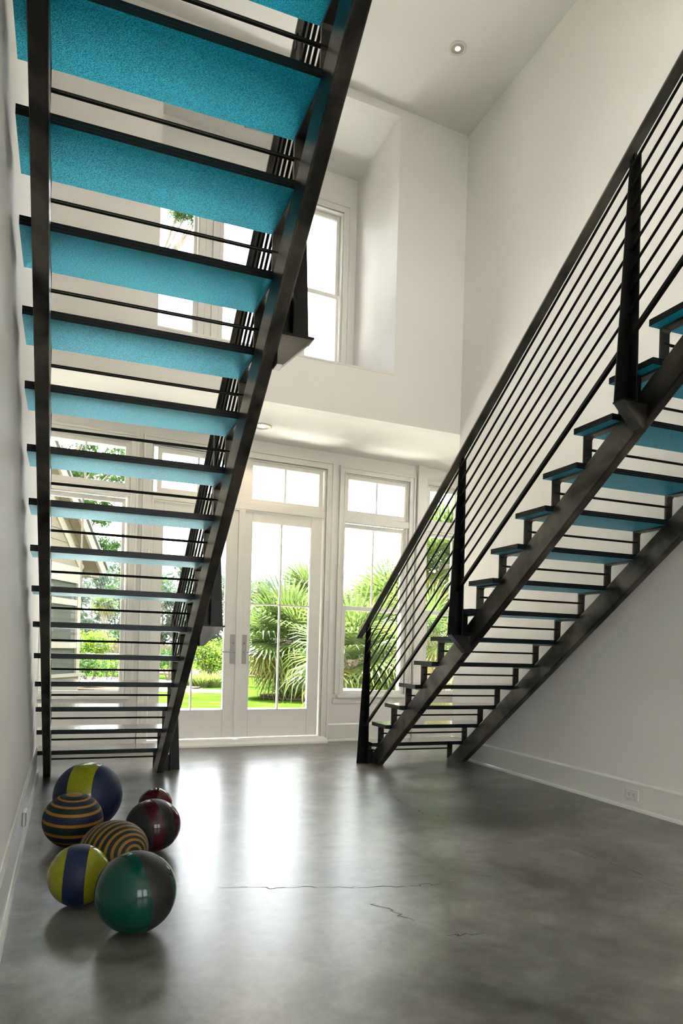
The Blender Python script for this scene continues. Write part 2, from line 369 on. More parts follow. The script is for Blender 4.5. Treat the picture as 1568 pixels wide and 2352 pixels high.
def sash(parent, name, g0, g1, z0, z1, side=.04, bot=.05, top=.04, y0=.02, y1=.065, mv=None, mh=None, mw=.016):
    """sash with glass g0..g1 x z0..z1; mv = x of vertical muntin, mh = z of horizontal muntin"""
    s = frame_ring(MB(), g0-side, g1+side, z0-bot, z1+top, side, side, bot, top, y0, y1).obj(name, M['trim'], parent, bevel=.003)
    xs = [g0, g1] if mv is None else [g0, mv-mw/2, mv+mw/2, g1]
    zs = [z0, z1] if mh is None else [z0, mh-mw/2, mh+mw/2, z1]
    for i in range(0, len(xs), 2):
        for j in range(0, len(zs), 2): pane(s, xs[i], xs[i+1], zs[j], zs[j+1], (y0+y1)/2)
    if mv is not None: MB().box(mv-mw/2, mv+mw/2, y0+.008, y1-.008, z0, z1).obj('muntin', M['trim'], s)
    if mh is not None: MB().box(g0, g1, y0+.008, y1-.008, mh-mw/2, mh+mw/2).obj('muntin', M['trim'], s)
    return s
def window(name, label, g0, g1, upper_pinned=True):
    """window with a two-light transom over a double-hung sash pair; g0..g1 = glass width"""
    e_ = empty(name, WF.location, thW); struct(e_, label)
    a, b_ = g0-.052, g1+.046
    casing(e_, a, b_, .53, 3.02)
    frame_ring(MB(), a, b_, .49, 3.02, .012, .012, .03, .012, .0, .14).obj('jamb', M['trim'], e_)
    mid = (g0+g1)/2
    sash(e_, 'transom_sash', g0, g1, 2.61, 2.965, side=.036, bot=.055, top=.045, mv=mid)
    MB().box(a, b_, -.012, .10, 2.475, 2.545).obj('transom_bar', M['trim'], e_, bevel=.003)
    sash(e_, 'upper_sash', g0-.012, g1-.012, 1.53, 2.42, side=.03, bot=.045, top=.045, y0=.055, y1=.095, mv=mid-.012)
    sash(e_, 'lower_sash', g0, g1-.008, .566, 1.476, side=.036, bot=.04, top=.05, y0=.012, y1=.052)
    MB().box(a-.045, b_+.045, -.045, .02, .487, .515).obj('sill', M['trim'], e_, bevel=.003)
    MB().box(a-.09, b_+.09, -.018, 0, .425, .487).obj('apron', M['trim'], e_, bevel=.002)
    return e_
window('window_1', 'double-hung window with transom behind the left staircase, farthest left', -1.36, -.61)
window('window_2', 'double-hung window with transom seen through the left staircase', -.23, .505)
window('window_3', 'double-hung window with transom between the doors and the right staircase', 2.952, 3.694)
window('window_4', 'double-hung window with transom half hidden by the right staircase', 4.044, 4.79)
# pilaster between the two right windows, flat mullion boards elsewhere
struct(MB().box(3.83, 3.955, -.055, 0.0, 0, ZS).obj('trim_1', M['trim'], None)); tr = bpy.data.objects['trim_1']; tr.location = WF.location; tr.rotation_euler = (0, 0, thW)

# doors
DF = empty('door_frame', WF.location, thW); struct(DF, 'white casing and frame round the glass double doors')
casing(DF, .755, 2.67, 0.0, 3.03, wd=.085)
frame_ring(MB(), .755, 2.67, 0.0, 3.03, .02, .02, .02, .02, 0, .15).obj('jamb', M['trim'], DF)
MB().box(.775, 2.65, -.012, .12, 2.482, 2.56).obj('transom_bar', M['trim'], DF, bevel=.004)
MB().box(1.60, 1.81, 0, .10, 2.56, 3.02).obj('transom_mullion', M['trim'], DF, bevel=.004)
sash(DF, 'transom_sash', .862, 1.600, 2.61, 2.962, side=.045, bot=.05, top=.05, mv=1.235)
sash(DF, 'transom_sash', 1.812, 2.590, 2.61, 2.968, side=.045, bot=.05, top=.05, mv=2.193)
MB().prism([(.15, 0), (-.15, 0), (-.15, .02), (-.125, .048), (.0, .062), (.15, .062)], 'x', .72, 2.70).obj('threshold', M['sill'], DF)
def door(name, label, a, b_, g0, g1, mv, hinge_right):
    e_ = empty(name, WF.location, thW); struct(e_, label)
    s = MB()
    y0, y1 = .018, .062
    frame_ring(s, a, b_, .072, 2.475, g0-a, b_-g1, .366-.072, 2.475-2.365, y0, y1)
    d = s.obj('door_leaf', M['trim'], e_, bevel=.002)
    # bead round the glass
    fr = MB(); frame_ring(fr, g0-.012, g1+.012, .354, 2.377, .012, .012, .012, .012, y0-.006, y0+.01); fr.obj('glazing_bead', M['trim'], d, bevel=.002)
    mw = .016
    for x0, x1 in ((g0, mv-mw/2), (mv+mw/2, g1)):
        for z0, z1 in ((.366, 1.492-mw/2), (1.492+mw/2, 2.365)): pane(d, x0, x1, z0, z1, .038)
    MB().box(mv-mw/2, mv+mw/2, .024, .056, .366, 2.365).obj('muntin', M['trim'], d)
    MB().box(g0, g1, .024, .056, 1.492-mw/2, 1.492+mw/2).obj('muntin', M['trim'], d)
    # stile and rail joints drawn as thin darker lines
    j = MB(); j.box(g0-.0015, g0+.0015, y0-.0006, y0+.001, .08, .35); j.box(g1-.0015, g1+.0015, y0-.0006, y0+.001, .08, .35); j.box(g0-.0015, g0+.0015, y0-.0006, y0+.001, 2.38, 2.47); j.box(g1-.0015, g1+.0015, y0-.0006, y0+.001, 2.38, 2.47)
    j.obj('stile_joint', mat('joint_line', (.42, .40, .36), .8), d)
    px = b_-.030 if not hinge_right else a+.030
    sg = -1 if not hinge_right else 1
    p0, p1 = sorted((px-.030*0-.028, px+.032))
    pl = MB().box(p0, p1, y0-.008, y0, .850, 1.158).obj('escutcheon', M['nickel'], e_, bevel=.002)
    lv = MB(); cx = (p0+p1)/2
    lv.tube((cx, y0-.008, .973), (cx, y0-.055, .973), .010, n=12); lv.tube((cx-.006*sg, y0-.052, .973), (cx+.135*sg, y0-.052, .973), .0075, n=12)
    lv.obj('lever', M['chrome'], pl, smooth=False)
    MB().tube((cx, y0-.0082, 1.068), (cx, y0-.012, 1.068), .008, n=12).obj('thumb_turn', M['chrome'], pl)
    return e_
door('door_1', 'left leaf of the glass double doors, partly behind the left staircase', .782, 1.672, .888, 1.548, 1.215, False)
door('door_2', 'right leaf of the glass double doors, fully in view', 1.733, 2.637, 1.826, 2.506, 2.163, True)
MB().box(1.668, 1.735, -.014, .018, .075, 2.478).obj('astragal', M['trim'], DF, bevel=.004)

# upper back wall with three windows (parallel to the window wall, 0.18 nearer)
UB = empty('wall_back_recess', (0, W0-.18, 0), thW); struct(UB, 'back wall of the deep upper opening with three tall windows')
def ubox(a, b_, z0, z1): return MB().box(a, b_, 0, .2, z0, z1).obj('wall_panel', M['wall'], UB)
UO = [(.73, 1.14), (1.36, 1.97), (2.26, 2.72)]
ed = [.3]+[v for o in UO for v in o]+[3.2]
for i in range(0, len(ed), 2): ubox(ed[i], ed[i+1], ZLEDGE-.3, 6.4)
for a, b_ in UO: ubox(a, b_, ZLEDGE-.3, 3.98); ubox(a, b_, 5.79, 6.4)
for k, (g0, g1, lb) in enumerate(((.767, 1.103, 'left of three'), (1.41, 1.93, 'middle of three'), (2.315, 2.67, 'right of three'))):
    e_ = empty('window_%d' % (5+k), (0, W0-.18, 0), thW); struct(e_, 'tall upper double-hung window, '+lb)
    a, b_ = UO[k]
    casing(e_, a, b_, 3.98, 5.79, wd=.085)
    frame_ring(MB(), a, b_, 3.98, 5.79, .012, .012, .02, .012, 0, .16).obj('jamb', M['trim'], e_)
    sash(e_, 'upper_sash', g0, g1, 4.925, 5.735, side=.034, bot=.04, top=.042, y0=.07, y1=.11)
    sash(e_, 'lower_sash', g0-.006, g1-.006, 4.03, 4.85, side=.034, bot=.04, top=.045, y0=.02, y1=.06)

# unseen eaves keep high sun off the floor; white lower one bounces some upward
struct(MB().box(-4, 7, 7.9, 9.3, 3.46, 3.6).obj('roof_eave_lower', M['plastic']), 'exterior eave above the doors, made white and deep to bounce sun up')
struct(MB().box(-4, 7, 7.6, 9.0, 6.95, 7.1).obj('roof_shade_upper', M['siding_trim']), 'unseen eave added to keep sun out of the upper windows')

# ------------------------------------------------------------------ fixtures
def downlight(loc, rad, lit, label, tilt=0.0, depth=.05):
    e_ = empty('recessed_downlight', loc); e_.rotation_euler = (0, tilt, 0); tag(e_, label, 'ceiling light')
    MB().lathe([(rad*1.35, 0), (rad*1.33, -.006), (rad*1.02, -.008), (rad, -.002)], 28).obj('trim_ring', M['plastic'], e_, smooth=True)
    MB().lathe([(rad, -.002), (rad*.8, depth), (rad*.42, depth*1.3)], 28).obj('reflector', M['reflector'], e_, smooth=True)
    MB().lathe([(rad*.42, depth*1.25), (0.0001, depth*1.25)], 20).obj('bulb', M[lit], e_)
    return e_
downlight((3.014, 5.4125, ceilz(3.014)-.003), .055, 'lit2', 'small round recessed light in the high ceiling by the right wall', tilt=.0347, depth=-.004)
d2 = downlight((1.755, 6.89, ZS-.003), .075, 'lit', 'glowing warm recessed light in the low soffit above the doors', depth=-.004)
ld = bpy.data.lights.new('downlight_glow', 'SPOT'); lo = bpy.data.objects.new('downlight_glow', ld); COL.objects.link(lo); lo.location = (1.755, 6.89, ZS-.02)
ld.energy = 6; ld.color = (1, .75, .45); ld.spot_size = 2.2; ld.shadow_soft_size = .05
# air vent
vt = empty('air_vent', (1.68, 6.93, ZOPEN+.02)); tag(vt, 'slotted white ceiling vent inside the upper opening, seen between left stair treads', 'vent')
frame_ring_flat = MB(); 
for a in (-.16, .14): frame_ring_flat.box(a, a+.02, -.06, .06, -.01, 0)
for a in (-.06, .04): frame_ring_flat.box(-.16, .16, a, a+.02, -.01, 0)
frame_ring_flat.obj('vent_frame', M['plastic'], vt)
MB().box(-.14, .14, -.04, .04, -.004, -.001).obj('vent_back', M['black'], vt)
vm = MB().box(-.0035, .0035, -.04, .04, -.01, -.002).obj('vent_slat', M['plastic'], vt); vm.location.x = -.13
for i in range(1, 14): o = dup(vm, vt); o.location.x = -.13+i*.02
# outlets
o_ = empty('wall_outlet', (XR-.016, 3.792, .105), -math.pi/2); tag(o_, 'white duplex outlet set sideways in the right baseboard', 'outlet')
MB().box(-.058, .058, -.007, 0, -.036, .036).obj('cover_plate', M['plastic'], o_, bevel=.003)
for s in (-1, 1):
    f_ = MB().box(s*.022-.016, s*.022+.016, -.0085, -.006, -.015, .015).obj('receptacle', M['plastic'], o_, bevel=.002)
    q = MB(); q.box(s*.022-.002, s*.022+.006, -.0092, -.008, .005, .008); q.box(s*.022-.002, s*.022+.006, -.0092, -.008, -.008, -.005); q.tube((s*.022-.009, -.008, 0), (s*.022-.009, -.0092, 0), .0026, n=8)
    q.obj('slots', M['black'], f_)
o_ = empty('wall_outlet', (XL_+.016, 4.09, .107), math.pi/2); tag(o_, 'outlet seen edge on in the left baseboard behind the balls', 'outlet')
MB().box(-.058, .058, -.018, 0, -.036, .036).obj('cover_plate', M['nickel'], o_, bevel=.003)

# ------------------------------------------------------------------ staircases
SL = .7167; CT, CB = 4.375, 4.19
NT = 18
def tread_part(parent, x0, x1, i):
    yr = 6.1034-.2651*i; yf = yr+.2967; zt = .012+.19*i; t = .0323
    p = (t-.003)/3
    b = MB()
    # three glass plies: dark edges, textured top, teal film underneath
    z = zt
    tr_ = None
    for k in range(3):
        z1 = z; z0 = z-p
        vs_ = [(x0,yr,z0),(x1,yr,z0),(x1,yf,z0),(x0,yf,z0),(x0,yr,z1),(x1,yr,z1),(x1,yf,z1),(x0,yf,z1)]
        b.add(vs_, [(0,3,2,1)], 1 if k == 2 else 0); b.add(vs_, [(4,5,6,7)], 2 if k == 0 else 0)
        b.add(vs_, [(0,1,5,4),(1,2,6,5),(2,3,7,6),(3,0,4,7)], 0)
        z = z0-.0015
    o = b.obj('tread', [M['glass_edge'], M['film'], M['glass_top']], parent)
    q = MB()
    for k in (1, 2):
        zz = zt-k*p-(k-1)*.0015; q.box(x0+.001, x1-.001, yr+.001, yf-.001, zz-.0016, zz+.0001)
    q.obj('interlayer', M['interlayer'], o)
    return o
def staircase(label, X, so, sw, trd, post_dir):
    """X maps right-stair x coordinates of the balustrade; so / sw = x ranges of outer and wall stringers; trd = tread x range"""
    root = empty('staircase', (sum(trd)/2, 6.1, 0)); tag(root, label, 'staircase')
    off = Vector(root.location)
    made = []
    def P(o): o.location = -off; return o
    yend = 1.22
    for a, b_ in (so, sw):
        poly = [(CT/SL, 0), (CB/SL, 0), (yend, CB-SL*yend), (yend, CT-SL*yend)]
        P(MB().prism(poly, 'x', a, b_).obj('stringer', M['steel'], root, bevel=.007))
    for i in range(1, NT+1):
        P(tread_part(root, trd[0], trd[1], i))
        yf = 6.4001-.2651*i; zb = .012+.19*i-.0323
        for a, b_ in (so, sw):
            y1 = yf-.008; y0 = y1-.012
            br = MB(); z0a = max(0, CT-SL*y0-.004); z0b = max(0, CT-SL*y1-.004)
            br.prism([(y0, z0a), (y1, z0b), (y1, zb), (y0, zb)], 'x', a+.001, b_-.001)
            yb = (CT-(zb-.012))/SL-.02
            br.prism([(yb, zb-.012), (y0, zb-.012), (y0, zb), (yb-.01, zb)], 'x', a+.001, b_-.001)
            br.prism([(y0, zb-.012), (y0-.010, zb-.012), (y0, zb-.022)], 'x', a+.001, b_-.001)
            P(br.obj('tread_bracket', M['steel'], root))
        yr_ = yf-.014; zr = .19*i-.095
        lo_, hi = sorted((so, sw))
        P(MB().tube((lo_[0]+.02, yr_, zr), (hi[1]-.02, yr_, zr), .0072, n=10).obj('riser_rod', M['steel_dark'], root, smooth=False))
    # balustrade
    ytop = 1.15
    def sb(mb, c, xa, xb, dz0, dz1, ya, yb_):
        mb.prism([(ya, c-SL*ya+dz0), (ya, c-SL*ya+dz1), (yb_, c-SL*yb_+dz1), (yb_, c-SL*yb_+dz0)], 'x', X(xa), X(xb)); return mb
    P(sb(MB(), 5.56, 2.533, 2.592, 0, .016, 6.165, ytop).obj('handrail', M['rail'], root, bevel=.002))
    for k in range(8):
        c = 5.498-.1052*k
        P(MB().tube((X(2.57), 5.998, c-SL*5.998), (X(2.57), ytop, c-SL*ytop), .0074, n=8).obj('rail_rod', M['steel_dark'], root))
    P(sb(MB(), 4.63, 2.560, 2.583, -.014, .014, 5.998, ytop).obj('bottom_rail', M['steel_dark'], root, bevel=.002))
    PX = lambda x: X(x-.018)
    for yp in (5.99, 4.397, 2.812, 1.227):
        floor_post = yp > 5.9
        zb = 0.0 if floor_post else 4.31-SL*yp
        zt = 5.535-SL*yp
        pm = MB()
        pm.prism([(PX(2.515), zb), (PX(2.601), zb), (PX(2.601), zt-.02), (PX(2.574), zt)], 'y', yp-.004, yp+.004)
        pm.prism([(yp+.004, zb), (yp-.066, zb), (yp-.046, zt+.018), (yp+.004, zt-.02)], 'x', PX(2.595), PX(2.603))
        po = P(pm.obj('post', M['steel_dark'], root, bevel=.0015))
        nk = MB(); nk.box(X(2.574), X(2.590), yp-.010, yp+.010, zt-.03, 5.56-SL*yp+.004); nk.obj('post_neck', M['steel_dark'], po)
        for k in range(8):
            c = 5.498-.1052*k; MB().tube((X(2.57), yp-.010, c-SL*(yp-.010)), (X(2.57), yp-.004, c-SL*(yp-.004)), .0095, n=8).obj('weld_collar', M['steel_dark'], po)
        if not floor_post:
            w_ = MB(); w_.prism([(PX(2.515), zb-.002), (X(2.647), zb-.002), (X(2.647), zb-.125), (X(2.622), zb-.125)], 'y', yp-.066, yp+.004)
            w_.obj('post_bracket', M['steel'], po, bevel=.0015)
            MB().box(PX(2.513), X(2.647), yp-.070, yp+.006, zb-.003, zb+.005).obj('base_plate', M['steel_dark'], po)
            MB().prism([(X(2.585), zb), (X(2.647), zb), (X(2.647), zb+.17), (X(2.585), zb+.17)], 'y', yp-.02, yp-.012).obj('spacer_plate', M['steel_dark'], po)
        else:
            MB().box(X(2.585), X(2.647), yp-.03, yp-.022, 0, .13).obj('spacer_plate', M['steel_dark'], po)
    return root
staircase('black steel and blue glass staircase rising on the right, seen from its side', lambda x: x, (2.645, 2.700), (3.512, 3.567), (2.587, 3.622), 1)
staircase('black steel and blue glass staircase on the left, seen from underneath', lambda x: 3.402-x, (.702, .757), (-.139, -.085), (-.184, .762), -1)

# ------------------------------------------------------------------ ceramic balls
def sphere_obj(name, m, parent, r, sq=(1, 1, 1), lumps=.0, axis=None):
    bm = bmesh.new(); bmesh.ops.create_uvsphere(bm, u_segments=64, v_segments=40, radius=1.0)
    me = bpy.data.meshes.new(name); bm.to_mesh(me); bm.free(); me.materials.append(m)
    me.polygons.foreach_set('use_smooth', [True]*len(me.polygons))
    o = bpy.data.objects.new(name, me); COL.objects.link(o)
    return o
GR_G = .12
navy = (.005, .009, .032); navy_m = (.007, .013, .042); yel = (.20, .205, .004); org = (.26, .12, .008); dkg = (.0035, .012, .009)
brn = (.013, .0115, .010); grn = (.002, .040, .026); mar = (.038, .003, .006); slate = (.008, .009, .008)
def bands_striped(cols, edges_, rough=.5):
    return [(p, c, rough) for p, c in zip(edges_, cols)]
def dir_at(c, r, u, f):
    """world direction from (right, up, away) components as seen standing at the viewer"""
    v = (Vector((c[0], c[1], .14))-Vector((0, 0, CZ))).normalized(); R_ = v.cross(Vector((0, 0, 1))).normalized(); U_ = R_.cross(v)
    return R_*r+U_*u+v*f
def put_ball(name_label, group, centre, r, m, axis, sq=(1, 1, 1)):
    """axis = world direction of the ball's local z (band normal)"""
    o = sphere_obj('decorative_ball', m, None, r)
    q = Vector(axis).normalized().to_track_quat('Z', 'Y')
    R = q.to_matrix().to_4x4()
    S = Matrix.Diagonal((r*sq[0], r*sq[1], r*sq[2], 1))
    T = Matrix.Translation(Vector((centre[0], centre[1], r*sq[2])))
    # squash along world z, orientation inside
    o.data.transform(Matrix.Identity(4))
    o.matrix_world = T @ S @ R
    me = o.data
    # bake the squash into the mesh so bands stay in object space
    tag(o, name_label, 'ball', group)
    return o
GB = 'ceramic balls clustered on the floor'
A_ = ball('ball_blue_yellow', [(-1, navy_m, .55), (-.26, yel, .12), (.44, navy_m, .55)])
put_ball('large navy ball with one glossy yellow band, at the back by the left stair foot', GB, (.135, 4.197), .184, A_, dir_at((.135, 4.197), .93, 0, -.37))
st = []
colsB = [dkg, org, navy, org, dkg, org, navy, org, dkg, org, dkg]
B_ = ball('ball_striped', [(-1, dkg, .6), (-.66, org, .6), (-.58, navy, .6), (-.36, org, .6), (-.24, dkg, .6), (.04, org, .6), (.15, navy, .6), (.40, org, .6), (.50, dkg, .6), (.66, org, .6), (.72, navy, .6), (.84, org, .6), (.88, dkg, .6), (.96, org, .6)])
put_ball('navy and green ball ringed by thin level orange stripes, nearest the wall', GB, (.055, 3.842), .147, B_, (.02, -.10, 1), (1, 1, .93))
cb = []
pos = -.99; k = 0
ths = 5.6
a_ = 180.0; 
while a_ > 0:
    cb.append((math.cos(math.radians(a_)), (.005, .013, .011) if k % 2 == 0 else (.22, .105, .010), .62)); a_ -= ths*(.9 if k % 2 else 1.1) if a_ < 176 else 5; k += 1
cb = cb[:]
# colour ramps hold at most 32 stops
cb = [c for c in cb if True][-30:]
C_ = ball('ball_ringed', [(-1, (.005, .013, .011), .62)]+cb[1:])
put_ball('dark green ball covered in narrow concentric orange rings, in the middle', GB, (.220, 3.283), .144, C_, dir_at((.220, 3.283),   .56, -.14, -.81), (1.03, 1.03, .88))
D_ = ball('ball_yellow_blue', [(-1, (.20, .205, .004), .14), (-.40, navy_m, .5), (.27, (.20, .205, .004), .10)])
put_ball('small yellow ball with a wide navy band, front left', GB, (.072, 2.985), .119, D_, dir_at((.072, 2.985), .99, -.09, -.10))
E_ = ball('ball_green_brown', [(-1, grn, .10), (-.05, brn, .55), (.60, grn, .12)])
put_ball('large green and charcoal ball, nearest the viewer', GB, (.258, 2.654), .144, E_, dir_at((.258, 2.654), .9, .22, .38))
F_ = ball('ball_maroon', [(-1, slate, .5), (-.37, mar, .08), (.06, slate, .5), (.50, mar, .10)])
put_ball('maroon ball with two charcoal bands, right of the cluster', GB, (.431, 3.664), .136, F_, dir_at((.431, 3.664), .92, .21, .33), (1, 1, .95))
G_ = ball('ball_red', [(-1, (.042, .003, .006), .08), (.05, (.055, .006, .009), .10)])
put_ball('smallest ball, plain glossy red, peeking out behind the maroon one', GB, (.510, 4.263), .098, G_, (.95, .25, .1))

# ------------------------------------------------------------------ garden
def at(px, d, z=0.0):
    s_ = (px-783.5)/1633.0
    return Vector((d*(math.sin(YAW)+s_*math.cos(YAW)), d*(math.cos(YAW)-s_*math.sin(YAW)), z))
GZ = -.15
def disc(name, c, rx, ry, z, m, rot=0, jag=.08, n=48):
    b = MB(); P = []
    for i in range(n):
        t = 2*math.pi*i/n; k = 1+jag*math.sin(3*t+rx)+jag*.6*math.sin(7*t+ry)
        x, y = rx*k*math.cos(t), ry*k*math.sin(t)
        P.append((c[0]+x*math.cos(rot)-y*math.sin(rot), c[1]+x*math.sin(rot)+y*math.cos(rot)))
    b.prism(P, 'z', z-.04, z)
    return b.obj(name, m)
g = MB(); g.box(-140, 190, -120, 230, GZ-.1, GZ); struct(g.obj('ground', M['lawn']), 'bright green lawn beyond the windows')
CR = math.pi/2-YAW
struct(MB().box(-9, 12, -14, 12.9, GZ-.02, GZ+.04).obj('ground_bounce', M['paving']), 'pale paving round the house, added to bounce light indoors')  # paving out of view, added as neutral bounce for soffit and treads
tag(disc('pond', at(700, 63), 34, 12.5, GZ+.03, M['water'], -YAW, .05), 'pale bright pond beyond the garden bushes', 'pond')
struct(disc('ground_marsh', at(600, 106), 80, 30, GZ+.05, M['reed'], -YAW, .04), 'tan marsh bank on the far side of the pond')
tag(disc('paved_path', at(425, 18.0), 1.5, .5, GZ+.03, M['paving'], -YAW, .03), 'pale paved patch in the lawn seen through the left door', 'path')
struct(disc('ground_bed', at(655, 30), 8.5, 3.0, GZ+.04, M['mulch'], -YAW, .06), 'mulched planting bed behind the lawn')
struct(disc('ground_bed_flowers', at(700, 16.8), 1.1, 1.0, GZ+.05, M['mulch'], -YAW, .08), 'mulch edge under the lilac flowers')
struct(disc('ground_bed_left', at(215, 20), 3.0, 3.2, GZ+.035, M['mulch'], -YAW, .06), 'mulch bed by the neighbouring porch')

def leaves(n, fn, size, asp=.45, mb=None, up_bias=0.0):
    mb = mb or MB()
    for _ in range(n):
        c = fn(); d = Vector((random.gauss(0, 1), random.gauss(0, 1), random.gauss(0, 1)+up_bias)).normalized()
        s = Vector((random.gauss(0, 1), random.gauss(0, 1), random.gauss(0, 1))).cross(d).normalized()
        L_ = size*random.uniform(.6, 1.3)
        a = c; b = c+d*L_; m1 = c+d*L_*.5
        mb.add([a, m1+s*L_*asp*.5, b, m1-s*L_*asp*.5], [(0, 1, 2, 3)])
    return mb
def in_ell(c, rx, ry, rz, shell=.55):
    def f():
        v = Vector((random.gauss(0, 1), random.gauss(0, 1), random.gauss(0, 1))).normalized()
        k = shell+(1-shell)*random.random()**.7
        return Vector((c[0]+v.x*rx*k, c[1]+v.y*ry*k, c[2]+v.z*rz*k))
    return f
def clumps(cs, nper, size, asp=.45, shell=.3):
    mb = MB()
    for c, r in cs: leaves(nper, in_ell(c, r[0], r[1], r[2], shell), size, asp, mb)
    return mb
def shrub(name, base, h, r, label, m, n=2600, size=.11, group=None, cat='shrub'):
    e_ = empty(name, base); tag(e_, label, cat, group)
    cs = []
    for _ in range(10):
        a = random.uniform(0, 6.28); k = random.uniform(0, .62)
        zc = h*random.uniform(.38, .78)
        cs.append(((r*k*math.cos(a), r*k*math.sin(a), zc), (r*.42, r*.42, h*.26)))
    f_ = clumps(cs, n//10, size).obj('foliage', m, e_); f_['kind'] = 'stuff'
    s_ = MB()
    for _ in range(7):
        a = random.uniform(0, 6.28); s_.tube((0, 0, 0), (r*.5*math.cos(a), r*.5*math.sin(a), h*.7), .02*h, .008*h, n=5)
    s_.obj('stems', M['trunk'], e_)
    return e_
def grass_clump(base, h, r, label, m, n=260, group=None):
    mb = MB()
    for _ in range(n):
        a = random.uniform(0, 6.28); k = r*.35*math.sqrt(random.random()); p = Vector((k*math.cos(a), k*math.sin(a), 0))
        d = Vector((math.cos(a)*random.uniform(.1, .8), math.sin(a)*random.uniform(.1, .8), 1)).normalized()
        hh = h*random.uniform(.6, 1.1); s = Vector((-math.sin(a), math.cos(a), 0))*.012
        mid = p+d*hh*.6; tip = mid+Vector((d.x, d.y, d.z*.4)).normalized()*hh*.45
        mb.add([p-s, p+s, mid+s*.8, mid-s*.8, tip], [(0, 1, 2, 3), (3, 2, 4)])
    o = mb.obj('grass_clump', m); o.location = base; tag(o, label, 'grass', group); o['kind'] = 'stuff'
    return o
def tree(base, h, r, label, m, trunk_r=.18, n=3200, size=.35, crown0=.35, group=None, name='tree', nb=16, flat=1.0):
    e_ = empty(name, base); tag(e_, label, 'tree', group)
    cs = []
    tk = MB().tube((0, 0, 0), (random.uniform(-.2, .2), 0, h*.9), trunk_r, trunk_r*.35, n=8)
    for i in range(nb):
        a = random.uniform(0, 6.28); f = crown0+(1-crown0)*(i+.5)/nb
        rr = r*(1-.45*abs(f-.6)/.4)*random.uniform(.35, 1.0)
        c = (rr*math.cos(a), rr*math.sin(a), h*f)
        cs.append((c, (r*.42, r*.42, h*.11*flat)))
        tk.tube((0, 0, h*f*.82), c, trunk_r*.25, trunk_r*.1, n=5)
    tk.obj('trunk', M['trunk'], e_)
    fo = clumps(cs, n//nb, size, .5, .25).obj('foliage', m, e_); fo['kind'] = 'stuff'
    return e_
# far tree line (each tree its own thing)
ft = []
row = [(100, 66, 11), (158, 77, 11.5), (210, 88, 10.5), (262, 99, 12), (308, 66, 8), (372, 77, 8.5), (412, 99, 12.5), (455, 88, 9.5), (500, 77, 8.6), (548, 99, 9.5),
       (590, 88, 8.8), (630, 77, 7.8), (676, 99, 9), (735, 88, 8), (800, 77, 7.5), (862, 99, 9), (925, 88, 8.5), (1000, 77, 8.5), (1062, 99, 10)]
names = ['outermost left beyond the porch', 'second from the left beyond the porch', 'third from the left, behind the lone cabbage palm', 'right edge of the left window', 'behind the boards between window and doors', 'left edge of the left door glass', 'tallest through the left door glass',
         'middle of the left door glass, behind the railing', 'right part of the left door glass', 'behind the door handles', 'left edge of the right door glass', 'above the big palm, left of the muntin', 'behind the big palm, right of the muntin', 'behind the right door jamb',
         'left edge of the window beside the doors', 'middle of the window beside the doors', 'right edge of the window beside the doors', 'left edge of the last window', 'right edge of the last window']
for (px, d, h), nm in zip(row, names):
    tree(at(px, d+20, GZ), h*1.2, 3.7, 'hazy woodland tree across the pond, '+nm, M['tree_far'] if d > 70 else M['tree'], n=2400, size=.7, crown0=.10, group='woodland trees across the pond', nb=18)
# nearer trees
def oak(base, limbs, label):
    e_ = empty('oak_tree', base); tag(e_, label, 'tree')
    tk = MB().tube((0, 0, 0), (.2, 0, 4.2), .26, .18, n=10); cs = []
    for (x, y, z, r) in limbs:
        c = Vector((x, y, z)); tk.tube((.2, 0, 3.6), c*.55+Vector((.1, 0, 1.9)), .12, .07, n=6); tk.tube(c*.55+Vector((.1, 0, 1.9)), c, .07, .025, n=6)
        for _ in range(5):
            q = c+Vector((random.uniform(-r, r), random.uniform(-r, r), random.uniform(-r*.5, r*.5))); tk.tube(c, q, .02, .008, n=4); cs.append((q, (r*.42, r*.42, r*.3)))
    tk.obj('trunk', M['trunk'], e_)
    f_ = clumps(cs, 170, .13, .5, .2).obj('foliage', M['shrub_dark'], e_); f_['kind'] = 'stuff'
    return e_
ob = at(60, 26, GZ)
def rel(px, d, py):
    z = CZ-(py-(1494.1+.0279*(px-783.5)))/1633*d
    v = at(px, d, z)-ob; return (v.x, v.y, v.z)
oak(ob, [(*rel(150, 25, 1040), 1.0), (*rel(185, 25, 1085), .8), (*rel(235, 26, 1035), .9), (*rel(270, 26, 1060), .8), (*rel(215, 27, 1100), .7), (*rel(265, 26, 1105), .6), (*rel(120, 25, 1090), .8), (*rel(225, 26, 1255), .7), (*rel(205, 26, 1210), .6), (*rel(215, 26, 1170), .6), (*rel(100, 25, 980), 1.2), (*rel(200, 25, 960), 1.2)], 'leafy oak whose branches fill the transom behind the left staircase')
# pine bough high up
pb = at(330, 24, GZ); e_ = empty('pine_tree', pb); tag(e_, 'tall pine with a bough across the upper left window', 'tree')
tk = MB().tube((0, 0, 0), (0, 0, 15.5), .22, .12, n=9)
cs = []
for px, py, r in ((385, 485, .5), (410, 480, .5), (435, 490, .5), (448, 505, .4), (400, 500, .35), (430, 515, .3), (380, 500, .35), (460, 470, .6), (400, 455, .7)):
    z = CZ-(py-(1494.1+.0279*(px-783.5)))/1633*24; v = at(px, 24, z)-pb; tk.tube((0, 0, 13.6), v, .05, .015, n=5)
    cs.append((v, (r, r, r*.5)))
tk.obj('trunk', M['trunk'], e_)
f_ = clumps(cs, 420, .22, .10, .2).obj('foliage', M['tree'], e_); f_['kind'] = 'stuff'
